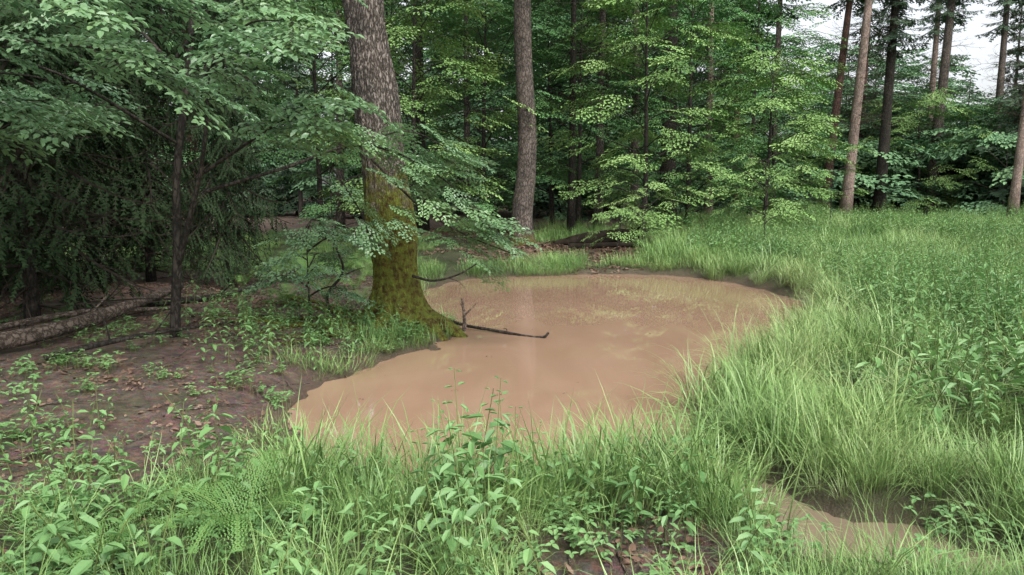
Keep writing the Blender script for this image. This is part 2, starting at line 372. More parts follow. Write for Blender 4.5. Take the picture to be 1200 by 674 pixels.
# ---------------------------------------------------------------- trees
def limb_sprays(path,out,n=10,sc=(.6,1.),start=.25,spread=.3,droop=(.0,.4)):
    for k in range(n):
        u=start+(1-start)*(k+U(0,1))/n
        f=u*(len(path)-1);i=min(int(f),len(path)-2);p=path[i]+(path[i+1]-path[i])*(f-i)
        d=path[i+1]-path[i];az=math.atan2(d[1],d[0])+(1 if k%2 else -1)*U(.15,1.0)
        out.append((p[0]+U(-spread,spread)*.3,p[1]+U(-spread,spread)*.3,p[2]+U(-spread,spread)*.5,U(-.3,.3),U(*droop),az,U(*sc)))
def beech(mb,sp,x,y,h,r,z0,nl,tr,lean=(0,0),nsp=9,sc=(.7,1.2),seg=8,zb=None):
    if zb is None: zb=gz(x,y)-.15
    pth=spline([(x,y,zb),(x+lean[0]*.3+U(-.05,.05)*tr*8,y+lean[1]*.3,zb+h*.35),(x+lean[0]*.7,y+lean[1]*.7,zb+h*.7),(x+lean[0],y+lean[1],zb+h)],12)
    tube(mb,pth,[tr*(1.25 if i==0 else 1)*(1-.85*i/11)for i in range(12)],seg,0,rough=.1,seed=x)
    a=U(0,6)
    for k in range(nl):
        u=(z0/h)+(1-z0/h)*(k+.5)/nl;f=u*11;i=min(int(f),10);p=pth[i]+(pth[i+1]-pth[i])*(f-i)
        a+=2.4+U(-.3,.3)
        t=(u-z0/h)/(1-z0/h)
        L=r*(math.sin(math.pi*(.18+.78*t))**.6)*U(.5,1.15)
        rise=U(.05,.35)*L+t*L*.4
        d=np.array([math.cos(a),math.sin(a),0])
        lp=spline([p,p+d*L*.4+np.array([0,0,rise*.7]),p+d*L*.8+np.array([U(-.1,.1)*L,U(-.1,.1)*L,rise]),p+d*L+np.array([0,0,rise*.85])],7)
        tube(mb,lp,list(np.linspace(max(.012,tr*.28*(1-t*.6)),.006,7)),4,0,cap=False)
        limb_sprays(lp,sp,nsp,sc,spread=.25*L)
def spruce(mb,sp,x,y,h,r,tr,z0=.8,lean=(0,0),wh=.38,nb=5,seg=10,dead=None,zd=0,zb=None,zmax=None):
    if zb is None: zb=gz(x,y)-.15
    pth=spline([(x,y,zb),(x+lean[0]*.5,y+lean[1]*.5,zb+h*.5),(x+lean[0],y+lean[1],zb+h)],14)
    tube(mb,pth,[tr*(1.3 if i==0 else 1)*(1-.93*i/13)for i in range(14)],seg,0,rough=.06,seed=y)
    z=z0;a=U(0,6)
    def at(z):
        f=min(z/h,.999)*13;i=int(f);return pth[i]+(pth[i+1]-pth[i])*(f-i)
    while z<h and sp is not None:
        t=z/h
        for k in range(nb):
            a+=2*math.pi/nb+U(-.3,.3);L=r*(1-t)**.75*U(.5,1.15)+.15;p=at(z+U(-.1,.1))
            sp.append((p[0],p[1],p[2],U(-.3,.3),U(.0,.5),a,L))
        a+=.5;z+=wh*U(.8,1.2)*(1 if z<6 else 1.4)
    if dead is not None:
        z=zd
        while z<z0+1:
            for k in range(4):
                p=at(z);dead.append((p[0],p[1],p[2],U(0,6),U(-.1,.35),U(0,6.28),U(.5,1.1)*min(r,1.6)))
            z+=.22
def crown(ctr,n,z0,dz,Lr,mb,sp,sc=(1.3,2.0)):
    for k in range(n):
        z=z0+k*dz;a=k*2.4;p=np.array([ctr[0],ctr[1],z]);L=U(*Lr);d=np.array([math.cos(a),math.sin(a),0])
        lp=spline([p,p+d*L*.5+[0,0,.7],p+d*L+[0,0,.9]],7);tube(mb,lp,list(np.linspace(.07,.012,7)),5,0,cap=False);limb_sprays(lp,sp,6,sc,spread=.9)
# --- big mossy oak on the left bank
mb=MB()
bz=gz(-1.45,9.2)-.2
ctrl=[(-1.42,9.2,bz),(-1.43,9.2,.6),(-1.5,9.2,1.4),(-1.62,9.22,2.6),(-1.78,9.25,4.2),(-1.9,9.3,7),(-1.8,9.3,11),(-1.7,9.3,16)]
pth=spline(ctrl,260)
zz=np.array([p[2] for p in pth])
rad=.275*np.clip(1-(zz-1)/26,.3,1)+.20*np.exp(-np.maximum(zz-.05,0)/.27)+.04*np.exp(-((zz-1.25)/.35)**2)+.01*np.sin(zz*5)
tube(mb,pth,list(rad),90,0,rough=.08,seed=1,ridge=.03)
for az,l in((-.3,.95),(.9,.6),(2.3,.7),(3.6,.8),(4.4,.95),(5.0,.9),(5.6,.85)):
    d=np.array([math.cos(az),math.sin(az),0]);b=np.array([-1.42,9.2,0])
    tube(mb,spline([b+d*.14+[0,0,.6],b+d*.34+[0,0,.27],b+d*l*.7+[0,0,.12],b+d*l+[0,0,-.08]],12),list(np.linspace(.15,.05,12)),14,0,rough=.25,seed=az,ridge=.01)
# exposed winding roots over the bank
for k in range(13):
    a=U(2.6,5.1);x0,y0=-1.5+U(-.2,.2),9.1+U(-.3,.2);P=[];d=a
    for j in range(9):
        P.append((x0,y0,gz(x0,y0)+(.02 if j<8 else -.05)));x0+=math.cos(d)*.26;y0+=math.sin(d)*.26;d+=U(-.45,.45)
    P=[p for p in P if sdf(np.array([p[0]]),np.array([p[1]]))[0]>.02]
    if len(P)>3: tube(mb,spline(P,22),list(np.linspace(U(.022,.04),.008,22)),7,0,rough=.25,seed=k)
sp=[];crown((-1.85,9.3),18,8,.45,(2.0,3.4),mb,sp)
oak=mb.obj('mossy_oak_tree',[M_barkbig]);child('oak_crown',bake('oak_crown',C_far,sp),oak)
# --- second large trunk behind the pond
mb=MB();sp=[]
pth=spline([(.28,21,.1),(.30,21,1.2),(.42,21,3),(.3,21,6),(.25,21,10),(.2,21,18)],90);zz=np.array([p[2] for p in pth])
tube(mb,pth,list(.29*np.clip(1-(zz-1)/28,.3,1)+.14*np.exp(-np.maximum(zz-.3,0)/.3)),36,0,rough=.06,seed=4,ridge=.015)
crown((.28,21),18,8.5,.45,(2,3.4),mb,sp)
t2=mb.obj('tall_beech_tree',[M_bark2]);child('beech_crown',bake('beech_crown',C_far,sp),t2)

# --- near young beech, left, with Y fork and overhanging limbs
mb=MB();sp=[]
def hl(pts,r0,n,sc=(.5,.85),spread=.35,start=.2,droop=(.0,.4)):
    lp=spline(pts,12);tube(mb,lp,list(np.linspace(r0,.005,12)),6,0,cap=False);limb_sprays(lp,sp,n,sc,start,spread,droop)
tube(mb,spline([(-3.38,7.3,.05),(-3.33,7.3,.6),(-3.28,7.3,1.2),(-3.25,7.3,1.9),(-3.1,7.3,2.8),(-2.9,7.3,4.2),(-2.8,7.3,5.5)],24),list(np.linspace(.055,.02,24)),9,0,rough=.12)
tube(mb,spline([(-3.3,7.3,1.0),(-3.1,7.2,1.5),(-2.9,7.1,2.1),(-2.75,7.0,2.9)],14),list(np.linspace(.035,.012,14)),7,0,rough=.1)
hl([(-3.0,7.2,1.9),(-2.2,7.0,2.35),(-1.65,6.8,2.6)],.018,14,start=.35)
hl([(-3.1,7.3,2.6),(-2.3,6.5,3.1),(-1.8,6.1,3.1)],.018,15)
hl([(-3.2,7.3,2.2),(-4.0,6.6,2.8),(-4.6,6.2,2.8)],.018,13)
hl([(-3.0,7.3,1.75),(-2.3,7.7,2.0),(-1.6,8.0,2.25),(-.9,8.1,2.0),(-.3,8.2,1.5)],.02,30,(.35,.6),start=.45,spread=.6,droop=(.0,.7))
hl([(-1.5,8.05,2.1),(-1.0,8.1,1.6),(-.55,8.2,1.3),(0.05,8.3,1.05)],.014,26,(.35,.55),start=.1,spread=.55,droop=(.0,.5))
hl([(-1.9,8.0,2.0),(-1.65,8.0,1.6),(-1.5,8.0,1.25)],.012,8,(.3,.45),start=.2,spread=.3,droop=(.3,.8))
hl([(-1.6,8.0,2.25),(-1.1,8.2,2.4),(-.5,8.3,2.1)],.012,12,(.4,.6),start=.2,spread=.4,droop=(.0,.5))
hl([(-3.2,7.3,3.0),(-2.5,7.1,3.7),(-1.9,7.0,3.9)],.02,14)
hl([(-3.2,7.3,2.9),(-3.8,7.6,3.4),(-4.8,7.4,3.6)],.02,13)
nb=mb.obj('young_beech_tree',[M_barkdark]);child('leaf_sprays',bake('leaf_sprays',C_beechn,sp),nb)
# --- near beech at left edge
mb=MB();sp=[]
tube(mb,spline([(-5.6,4.9,.0),(-5.5,4.9,1.5),(-5.4,4.8,3),(-5.3,4.9,6)],20),list(np.linspace(.09,.04,20)),10,0,rough=.1)
hl([(-5.5,4.9,2.0),(-4.2,5.1,2.7),(-3.0,5.3,2.75),(-2.2,5.4,2.6)],.022,20,(.5,.8))
hl([(-5.5,4.9,1.9),(-4.4,5.5,2.4),(-3.6,5.9,2.45)],.02,14,(.5,.8))
hl([(-5.4,4.9,2.6),(-4.2,4.8,3.1),(-3.0,4.9,3.15),(-2.4,5.0,3.0)],.022,18,(.5,.8))
hl([(-5.4,4.9,3.0),(-4.2,5.6,3.6),(-2.9,6.1,3.5)],.022,16,(.5,.8))
hl([(-5.4,4.9,2.3),(-4.4,6.1,2.7),(-3.8,6.9,2.7)],.02,12,(.5,.8))
nb2=mb.obj('young_beech_tree.001',[M_barkdark]);child('leaf_sprays',bake('leaf_sprays_b',C_beechn,sp),nb2)
# --- saplings
for (x,y,h,r,c) in[(-2.35,8.6,1.3,.5,C_beechn),(6.1,18,2.4,1.1,C_beechy),(-1.0,16.6,1.5,.7,C_beech),(-3.2,13.4,2.6,.9,C_beech),(10.2,24,3.0,1.3,C_beechy),(2.6,18.6,1.3,.8,C_beechy),(3.4,19.4,1.8,1.0,C_beechy)]:
    mb=MB();sp=[];beech(mb,sp,x,y,h,r,h*.3,9,.018,(U(-.15,.15),0),4,(.3,.55));o=mb.obj('beech_sapling',[M_barkdark]);child('sapling_leaves',bake('sapling_leaves',c,sp),o)

# --- left spruces : 3 variants, height 10
SV=[]
for k in range(3):
    mb=MB();sp=[];dd=[];spruce(mb,sp,0,0,10,2.0,.08,1.35,(U(-.2,.2),0),.36,5,dead=dd,zd=.3,zb=-.1)
    SV.append((mb.mesh('spruce_trunk',[M_barkdark]),bake('spruce_boughs',C_spruce,sp),bake('dead_boughs',C_dead,dd)))
for i,(x,y,s,zs) in enumerate([(-5.15,7.9,.85,.95),(-6.9,9.8,1.0,1.0),(-6.7,6.6,.85,.8),(-8.8,11.5,1.2,1.1),(-5.8,11.9,.85,1.1),(-8.6,8.1,1.0,.8),(-11,14,1.3,1.1),(-4.3,11.2,.55,.9),(-7.6,13.5,1.2,1.1),(-10.5,10,1.2,.9)]):
    a,b,c=SV[i%3];o=child('spruce_tree',a,None,(x,y,gz(x,y)),(0,0,U(0,6.28)),(s,s,zs));child('spruce_boughs',b,o);child('dead_boughs',c,o)

# --- understory beeches behind the pond
ub=[(-2.6,19.5,7,2.9,1.0,C_beechy),(-1.0,25,8,3.2,.9,C_beech),(2.3,26,8,3.2,1.6,C_beech),(3.9,22.0,7.3,2.7,.7,C_beechy),(6.0,25.5,8,3.0,.5,C_beech),(7.9,23.5,5.2,2.2,.5,C_beechy),(9.2,29,9,3.3,.7,C_beech),
 (11.2,32,6.5,3.0,.5,C_beechy),(-5.6,22,7.5,3.3,1.9,C_beech),(-9.5,22,8,3.6,1.9,C_beech),(-13,20,9,3.8,1.2,C_beech),(-4.2,28,9,3.6,1.0,C_beechy),(1.6,30,10,3.8,1.0,C_beech),(5.0,31,10,4,1.2,C_beech),(19.5,36,5.5,2.8,.5,C_beechy),(25,37,6,3,.6,C_beech)]
for i,(x,y,h,r,z0,c) in enumerate(ub):
    mb=MB();sp=[];beech(mb,sp,x,y,h,r,z0,int(h*3.9),.05+.006*h,(U(-.4,.4),U(-.3,.3)),8,(.7,1.15))
    o=mb.obj('beech_tree',[M_barkdark]);child('beech_leaves',bake('beech_leaves',c,sp),o)
# --- visible trunks at the right and back
CV=[]
for (z0,h,r) in ((10.5,22,2.4),(8.3,20,2.4),(2.5,17,3.2)):
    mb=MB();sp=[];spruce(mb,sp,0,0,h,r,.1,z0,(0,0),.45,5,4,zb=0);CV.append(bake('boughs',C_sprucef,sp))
DV=[]
for k in range(2):
    mb=MB();dd=[];spruce(mb,None,0,0,22,1.3,.1,8,(0,0),.5,5,4,dd,4.5,zb=0);DV.append(bake('dead_boughs',C_dead,dd))
def tallspruce(name,x,y,tr,mat,lean=(0,0),h=22,v=0):
    mb=MB();spruce(mb,None,x,y,h,1,tr,99,lean,.5,5,12)
    o=mb.obj(name,[mat]);ang=math.atan(lean[0]/h)
    child('boughs',CV[v],o,(x,y,0),(0,ang,0))
    if v<2: child('dead_boughs',DV[int(U(0,2))],o,(x,y,0),(0,ang,0))
tallspruce('pine_tree',14.0,31.5,.23,M_barkpale,(1.3,0),24,0)
tallspruce('larch_tree',14.1,34,.22,M_barkred,(1.6,0),22,0)
tallspruce('spruce_tree',16.4,33.5,.26,M_barkdark,(.4,0),22,1)
tallspruce('spruce_tree',20.6,37,.29,M_bark2,(.8,0),22,0)
tallspruce('pine_tree',18.7,28,.17,M_barkpale,(.9,0),22,0)
tallspruce('spruce_tree',6.2,30,.36,M_barkdark,(0,0),22,0)
tallspruce('spruce_tree',10.6,36,.2,M_barkred,(.2,0),22,1)
tallspruce('spruce_tree',3.1,27,.16,M_bark2,(.2,0),22,0)
tallspruce('spruce_tree',-8.9,21,.16,M_barkred,(.2,0),20,1)
tallspruce('spruce_tree',-3.1,26,.2,M_barkdark,(-.2,0),22,0)
tallspruce('spruce_tree',23.5,34,.2,M_bark2,(.2,0),17,2)
for (x,y,t,mt) in((-1.6,27,.13,M_bark2),(4.6,28,.17,M_bark2),(8.4,32,.18,M_barkpale),(12.4,36,.2,M_bark2),(22.5,41,.22,M_barkpale),(18.3,40,.2,M_barkred),(25.5,40,.24,M_bark2),(-6.2,27,.15,M_bark2),(1.9,24,.12,M_barkdark)):
    tallspruce('spruce_tree',x,y,t,mt,(U(-.5,.5),0),22,0)

# --- background forest mass (instanced whole trees)
FT=[]
for k in range(3):
    mb=MB();sp=[];beech(mb,sp,0,0,14,4.2,.8,26,.16,(U(-.4,.4),0),7,(1.3,2.2),6,zb=-.1);tmp=mb.obj('tmp',[M_barkfar],True,False)
    FT.append(child('far_tree_a%d'%k,bake('far_tree',C_far,sp,tmp),link=False))
for k in range(3):
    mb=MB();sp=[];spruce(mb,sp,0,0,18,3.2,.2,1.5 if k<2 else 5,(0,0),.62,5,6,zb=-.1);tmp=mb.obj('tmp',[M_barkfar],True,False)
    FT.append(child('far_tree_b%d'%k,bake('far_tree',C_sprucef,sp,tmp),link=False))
for k in range(2):
    mb=MB();sp=[];beech(mb,sp,0,0,3,2.4,.2,9,.03,(0,0),6,(.9,1.6),4,zb=-.1);tmp=mb.obj('tmp',[M_barkfar],True,False)
    FT.append(child('far_tree_c%d'%k,bake('far_tree',C_far,sp,tmp),link=False))
C_ft=coll_of('far_trees',FT)
r2=np.random.default_rng(11);P=[];R=[];S=[];I=[]
def addft(x,y,h,kind,wid=1.):
    k=r2.integers(0,3) if kind<2 else r2.integers(0,2)
    i=[0,3,6][kind]+k;s=h/[14,18,3][kind];w=s**.7*wid
    P.append((x,y,gz(x,y)));R.append((0,0,r2.uniform(0,6.28)));S.append((w,w,s));I.append(i)
for i in range(44):
    y=r2.uniform(36,60);x=r2.uniform(-1.05,.95)*y*.85
    az=math.degrees(math.atan2(x,y));gap=17<az<33;d=math.hypot(x,y)
    h=(d*.25+2)*r2.uniform(.85,1.1)*(.44 if gap else 1)
    addft(x,y,h,0 if r2.random()<(.6 if az<15 or gap else .35) else 1)
for i in range(16):
    a=math.radians(r2.uniform(19,38));d=r2.uniform(42,62);addft(d*math.sin(a),d*math.cos(a),r2.uniform(5,8),0,1.2)
for i in range(66):
    a=math.radians(-60+120*(i+r2.uniform(0,1))/66);d=r2.uniform(66,92);x=d*math.sin(a);y=d*math.cos(a)
    az=math.degrees(a);gap=17<az<32
    addft(x,y,(d*.26+1)*(r2.uniform(.4,.72) if gap else r2.uniform(.85,1.1)),int(r2.random()<(.3 if gap else .5)),1.2)
for i in range(60):
    y=r2.uniform(33,56);x=r2.uniform(-.9,.9)*y
    addft(x,y,r2.uniform(2,4),2)
for i in range(14):
    y=r2.uniform(36,44);x=r2.uniform(.4,.75)*y
    addft(x,y,r2.uniform(2.5,4),2,1.3)
scatter('forest_background',C_ft,P,R,S,None,I)

# ---------------------------------------------------------------- ground
nx,ny=440,440
s=np.linspace(-5.2,5.2,nx);gx=3.2*np.sinh(s)*.8
s2=np.linspace(-4.9,5.2,ny);gy=6+3.6*np.sinh(s2)*.75
X,Y=np.meshgrid(gx,gy);Z=H(X,Y)
me=bpy.data.meshes.new('forest_ground')
V=np.stack([X.ravel(),Y.ravel(),Z.ravel()],1)
ii=np.arange(nx*ny).reshape(ny,nx);F=np.stack([ii[:-1,:-1].ravel(),ii[:-1,1:].ravel(),ii[1:,1:].ravel(),ii[1:,:-1].ravel()],1)
me.from_pydata(V.tolist(),[],F.tolist());me.polygons.foreach_set('use_smooth',[True]*len(F))
D=sdf(X,Y)
def soil(x,y):
    """1 = bare soil / litter, 0 = grown over"""
    a=sstep(-1.0,-2.0,x+.25*(fbm(x,y,1.3,8,2)-.5)*4)*sstep(3.9,5.0,y)*sstep(15.0,12.0,y)
    b=np.exp(-(((x-.7)/.75)**2+((y-3.0)/.55)**2))*1.25
    c=np.exp(-(((x-1.8)/2.4)**2+((y-19.5)/2.6)**2))*1.3
    e=sstep(22,27,y)*sstep(9,5,x)
    f=1.2*sstep(-.9,-2.0,x)*sstep(2.0,2.8,y)*sstep(5.5,4.2,y)*sstep(.4,.6,fbm(x,y,1.3,4,2))
    g=sstep(28,34,y)
    h=.9*sstep(.5,.68,fbm(x,y,1.5,44,2))*sstep(5,4,y)*sstep(1.2,.8,x)
    return np.clip(np.maximum.reduce([a,b,c,e,f,g,h]),0,1)
SO=soil(X,Y);WET=np.exp(-np.maximum(D,0)/.18)
WET=np.maximum(WET,np.exp(-np.maximum(chan(X,Y),0)/.12))
ca=me.color_attributes.new('mask','FLOAT_COLOR','POINT')
ca.data.foreach_set('color',np.stack([SO.ravel(),WET.ravel(),np.zeros(nx*ny),np.ones(nx*ny)],1).ravel())
m,nt,N,L=newmat('forest_soil')
geo=N.new('ShaderNodeNewGeometry');at=N.new('ShaderNodeAttribute');at.attribute_name='mask';sr=N.new('ShaderNodeSeparateColor');L.new(at.outputs['Color'],sr.inputs[0])
def tex(sc,det=6,ro=.6):
    n=N.new('ShaderNodeTexNoise');n.inputs['Scale'].default_value=sc;n.inputs['Detail'].default_value=det;n.inputs['Roughness'].default_value=ro;L.new(geo.outputs['Position'],n.inputs['Vector']);return n
n1=tex(9,8,.75);n2=tex(1.6,5);n3=tex(60,4);vo=N.new('ShaderNodeTexVoronoi');vo.inputs['Scale'].default_value=26;L.new(geo.outputs['Position'],vo.inputs['Vector'])
rs=ramp(N,[(.3,(.058,.034,.025)),(.5,(.155,.098,.073)),(.7,(.285,.195,.155))]);L.new(n1.outputs['Fac'],rs.inputs[0])
rv=N.new('ShaderNodeMix');rv.data_type='RGBA';rv.blend_type='OVERLAY';rv.inputs[0].default_value=.3;L.new(rs.outputs[0],rv.inputs[6]);L.new(vo.outputs['Color'],rv.inputs[7])
hs=N.new('ShaderNodeHueSaturation');hs.inputs['Saturation'].default_value=.92;L.new(rv.outputs[2],hs.inputs['Color'])
rg=ramp(N,[(.3,(.04,.045,.018)),(.6,(.07,.09,.03)),(.8,(.11,.10,.05))]);L.new(n1.outputs['Fac'],rg.inputs[0])
mossr=N.new('ShaderNodeMapRange');mossr.inputs[1].default_value=.5;mossr.inputs[2].default_value=.66;mossr.inputs[3].default_value=0;mossr.inputs[4].default_value=.6;L.new(n2.outputs['Fac'],mossr.inputs[0])
sub=N.new('ShaderNodeMath');sub.operation='SUBTRACT';sub.use_clamp=True;L.new(sr.outputs[0],sub.inputs[0]);L.new(mossr.outputs[0],sub.inputs[1])
mx=N.new('ShaderNodeMix');mx.data_type='RGBA';L.new(sub.outputs[0],mx.inputs[0]);L.new(rg.outputs[0],mx.inputs[6]);L.new(hs.outputs[0],mx.inputs[7])
mw=N.new('ShaderNodeMix');mw.data_type='RGBA';wm=N.new('ShaderNodeMath');wm.operation='MULTIPLY';wm.inputs[1].default_value=.8;L.new(sr.outputs[1],wm.inputs[0]);L.new(wm.outputs[0],mw.inputs[0]);L.new(mx.outputs[2],mw.inputs[6]);mw.inputs[7].default_value=(.14,.092,.068,1)
p=N.new('ShaderNodeBsdfPrincipled');L.new(mw.outputs[2],p.inputs['Base Color'])
rr=N.new('ShaderNodeMapRange');rr.inputs[3].default_value=.95;rr.inputs[4].default_value=.4;L.new(sr.outputs[1],rr.inputs[0]);L.new(rr.outputs[0],p.inputs['Roughness'])
hb=N.new('ShaderNodeMath');hb.operation='ADD';L.new(n1.outputs['Fac'],hb.inputs[0]);h2=N.new('ShaderNodeMath');h2.operation='MULTIPLY';h2.inputs[1].default_value=.4;L.new(n3.outputs['Fac'],h2.inputs[0]);L.new(h2.outputs[0],hb.inputs[1])
bp=N.new('ShaderNodeBump');bp.inputs['Strength'].default_value=1;bp.inputs['Distance'].default_value=.09;L.new(hb.outputs[0],bp.inputs['Height']);L.new(bp.outputs[0],p.inputs['Normal'])
o=N.new('ShaderNodeOutputMaterial');L.new(p.outputs[0],o.inputs[0])
me.materials.append(m);g=bpy.data.objects.new('forest_ground',me);scene.collection.objects.link(g)

# ---------------------------------------------------------------- water
def watermat(name,c1,c2,ior,bump):
    global N,L,geo
    m,nt,N,L=newmat(name)
    geo=N.new('ShaderNodeNewGeometry');mp=N.new('ShaderNodeMapping');mp.inputs['Scale'].default_value=(1,.5,1);mp.inputs['Rotation'].default_value=(0,0,.5);L.new(geo.outputs['Position'],mp.inputs[0])
    n1=tex(.8,4,.55);L.new(mp.outputs[0],n1.inputs['Vector']);n1.inputs['Distortion'].default_value=1.5
    r=ramp(N,[(.3,c1),(.7,c2)]);L.new(n1.outputs['Fac'],r.inputs[0])
    p=N.new('ShaderNodeBsdfPrincipled');L.new(r.outputs[0],p.inputs['Base Color']);p.inputs['Roughness'].default_value=.012;p.inputs['IOR'].default_value=ior
    n2=tex(3.5,2,.5);n3=tex(18,2,.5);ad=N.new('ShaderNodeMath');ad.operation='MULTIPLY_ADD';ad.inputs[1].default_value=.1;L.new(n3.outputs['Fac'],ad.inputs[0]);L.new(n2.outputs['Fac'],ad.inputs[2])
    bp=N.new('ShaderNodeBump');bp.inputs['Strength'].default_value=bump;bp.inputs['Distance'].default_value=.03;L.new(ad.outputs[0],bp.inputs['Height']);L.new(bp.outputs[0],p.inputs['Normal'])
    o=N.new('ShaderNodeOutputMaterial');L.new(p.outputs[0],o.inputs[0]);return m
def sheet(name,pl,mat):
    me=bpy.data.meshes.new(name);me.from_pydata([(a,b,0) for a,b in pl],[],[tuple(range(len(pl)))]);me.materials.append(mat)
    w=bpy.data.objects.new(name,me);scene.collection.objects.link(w)
sheet('pond_water',[(-3,3.6),(1.05,3.6),(1.2,4.5),(5.5,5.2),(5.5,17.5),(-3,17.5)],watermat('muddy_water',(.29,.183,.122),(.345,.225,.155),1.55,.015))
sheet('stream_water',[(1.05,2.4),(5.5,2.4),(5.5,5.2),(1.2,4.5),(1.05,3.6)],watermat('stream_water',(.17,.13,.09),(.24,.185,.13),1.45,.02))

# ---------------------------------------------------------------- low plants sources
def blades(name,mat,n,size,L,lean,curve,W,seg=5,round_=False,clumpy=0):
    """vectorised grass patch"""
    if round_:
        rr_=size*np.sqrt(U(0,1,n));aa=U(0,6.28,n);bx=rr_*np.cos(aa);by=rr_*np.sin(aa);az=aa+U(-1.2,1.2,n)
    else:
        bx=U(-.5,.5,n)*size;by=U(-.5,.5,n)*size;az=U(0,6.28,n)
        if clumpy:
            k=clumpy;cx=U(-.5,.5,k)*size;cy=U(-.5,.5,k)*size;ci=rng.integers(0,k,n);q=rng.normal(0,size*.07,(n,2))
            bx=np.where(U(0,1,n)<.75,cx[ci]+q[:,0],bx);by=np.where(U(0,1,n)<.75,cy[ci]+q[:,1],by);az=np.arctan2(q[:,1],q[:,0])+U(-1,1,n)
    Ln=L*U(.4,1.1,n);th=U(*lean,n);cv=U(*curve,n);w=W*U(.6,1.2,n)
    if clumpy: Ln=Ln*U(.65,1.3,clumpy)[ci]
    dx=np.cos(az);dy=np.sin(az);px=bx;py=by;pz=np.full(n,-.03);V=np.zeros((n,2*seg+1,3));T=np.zeros((n,2*seg+1))
    tw=U(-.8,.8,n)
    for i in range(seg+1):
        t=i/seg;ww=w*(1-t**1.6)*.5*(.6+.4*min(t*3,1))
        if i<seg:
            V[:,2*i]=np.stack([px+dy*ww,py-dx*ww,pz],1);V[:,2*i+1]=np.stack([px-dy*ww,py+dx*ww,pz],1);T[:,2*i:2*i+2]=t
        else: V[:,2*seg]=np.stack([px,py,pz],1);T[:,2*seg]=1
        st=Ln/seg;px=px+dx*np.sin(th)*st;py=py+dy*np.sin(th)*st;pz=pz+np.cos(th)*st;th=th+cv/seg*(.5+t*1.4)
        c_,s_=np.cos(tw/seg),np.sin(tw/seg);dx,dy=dx*c_-dy*s_,dx*s_+dy*c_
    F=[]
    for i in range(seg-1): F.append([2*i,2*i+1,2*i+3,2*i+2])
    o=np.arange(n)*(2*seg+1);q=np.array(F);Q=(o[:,None,None]+q[None]).reshape(-1,4);Tt=(o[:,None]+np.array([2*seg-2,2*seg-1,2*seg])[None])
    li=np.concatenate([Q.ravel(),Tt.ravel()]);ls=np.concatenate([np.arange(len(Q))*4,len(Q)*4+np.arange(len(Tt))*3])
    me=bpy.data.meshes.new(name);me.vertices.add(V.size//3);me.vertices.foreach_set('co',V.ravel());me.loops.add(len(li));me.loops.foreach_set('vertex_index',li.astype(np.int32))
    me.polygons.add(len(ls));me.polygons.foreach_set('loop_start',ls.astype(np.int32));me.polygons.foreach_set('use_smooth',[True]*len(ls));me.materials.append(mat)
    a=me.attributes.new('t','FLOAT','POINT');a.data.foreach_set('value',T.ravel())
    a=me.attributes.new('rnd','FLOAT','POINT');a.data.foreach_set('value',np.repeat(U(0,1,n),2*seg+1))
    me.update(calc_edges=True);return bpy.data.objects.new(name,me)
def nettle(name,h,mat=M_herb,LL=.08,pairs=9,W=.40):
    mb=MB();lx,ly=U(-.12,.12),U(-.12,.12)
    P=spline([(0,0,-.02),(lx*.3,ly*.3,h*.5),(lx,ly,h)],9);tube(mb,P,list(np.linspace(.0035,.0015,9)),3,1,cap=False)
    for k in range(pairs):
        t=.22+.76*k/(pairs-1);f=t*8;i=min(int(f),7);p=P[i]+(P[i+1]-P[i])*(f-i)
        a=k*math.pi/2+U(-.3,.3);sz=LL*(1.1-.75*max(0,t-.55)/.45)*U(.7,1.2)*(.75 if k<2 else 1)
        for s_ in(0,math.pi):
            dz=U(-.4,.25)+(.5 if t>.85 else 0);d=nrm([math.cos(a+s_),math.sin(a+s_),dz])
            leaf(mb,p+d*.015,d,[-d[0]*dz+U(-.2,.2),-d[1]*dz+U(-.2,.2),1],sz,sz*W,.12,.3,0,U(0,1))
    return mb.obj(name,[mat,M_stem],False,False)
def fern(name,nf=7,L=.5):
    mb=MB()
    for k in range(nf):
        a=k*2*math.pi/nf+U(-.3,.3);d=np.array([math.cos(a),math.sin(a),0]);l=L*U(.7,1.1)
        P=spline([(0,0,0),d*l*.3+[0,0,l*.4],d*l*.65+[0,0,l*.55],d*l+[0,0,l*.42]],16);tube(mb,P,list(np.linspace(.003,.001,16)),3,1,cap=False)
        sd=np.array([-d[1],d[0],0])
        for j in range(20):
            t=.15+.85*j/20;f=t*15;i=min(int(f),14);p=P[i]+(P[i+1]-P[i])*(f-i);tg=nrm(P[i+1]-P[i]);nn=np.cross(tg,sd)
            w=l*.25*math.sin(math.pi*min(1,(t*.85+.15)))**.8+.006
            for s_ in(1,-1):
                dd=nrm(sd*s_+tg*.35);q=max(3,int(w/.016))
                for u in range(q):
                    pp=p+dd*w*u/q;lw=.5*l*.03*(1-u/q)+.004
                    leaf(mb,pp,nrm(tg+dd*.9),-nn,lw*1.6,lw*.8,0,.1,0,.5);leaf(mb,pp,nrm(-tg+dd*.9),-nn,lw*1.6,lw*.8,0,.1,0,.5)
    return mb.obj(name,[M_fern,M_stem],False,False)
def lowherb(name):
    mb=MB()
    for k in range(14):
        a=U(0,6.28);r=U(.0,.12);h=U(.03,.13);b=np.array([r*math.cos(a),r*math.sin(a),0]);tp=b+[U(-.03,.03),U(-.03,.03),h]
        tube(mb,[b,tp],[.0012,.001],3,1,cap=False)
        for q in range(3):
            aa=a+q*2.09;leaf(mb,tp,[math.cos(aa),math.sin(aa),U(-.2,.2)],[U(-.2,.2),U(-.2,.2),1],.03*U(.7,1.3),.02,.1,.15,0,.5)
    return mb.obj(name,[M_herb,M_stem],False,False)
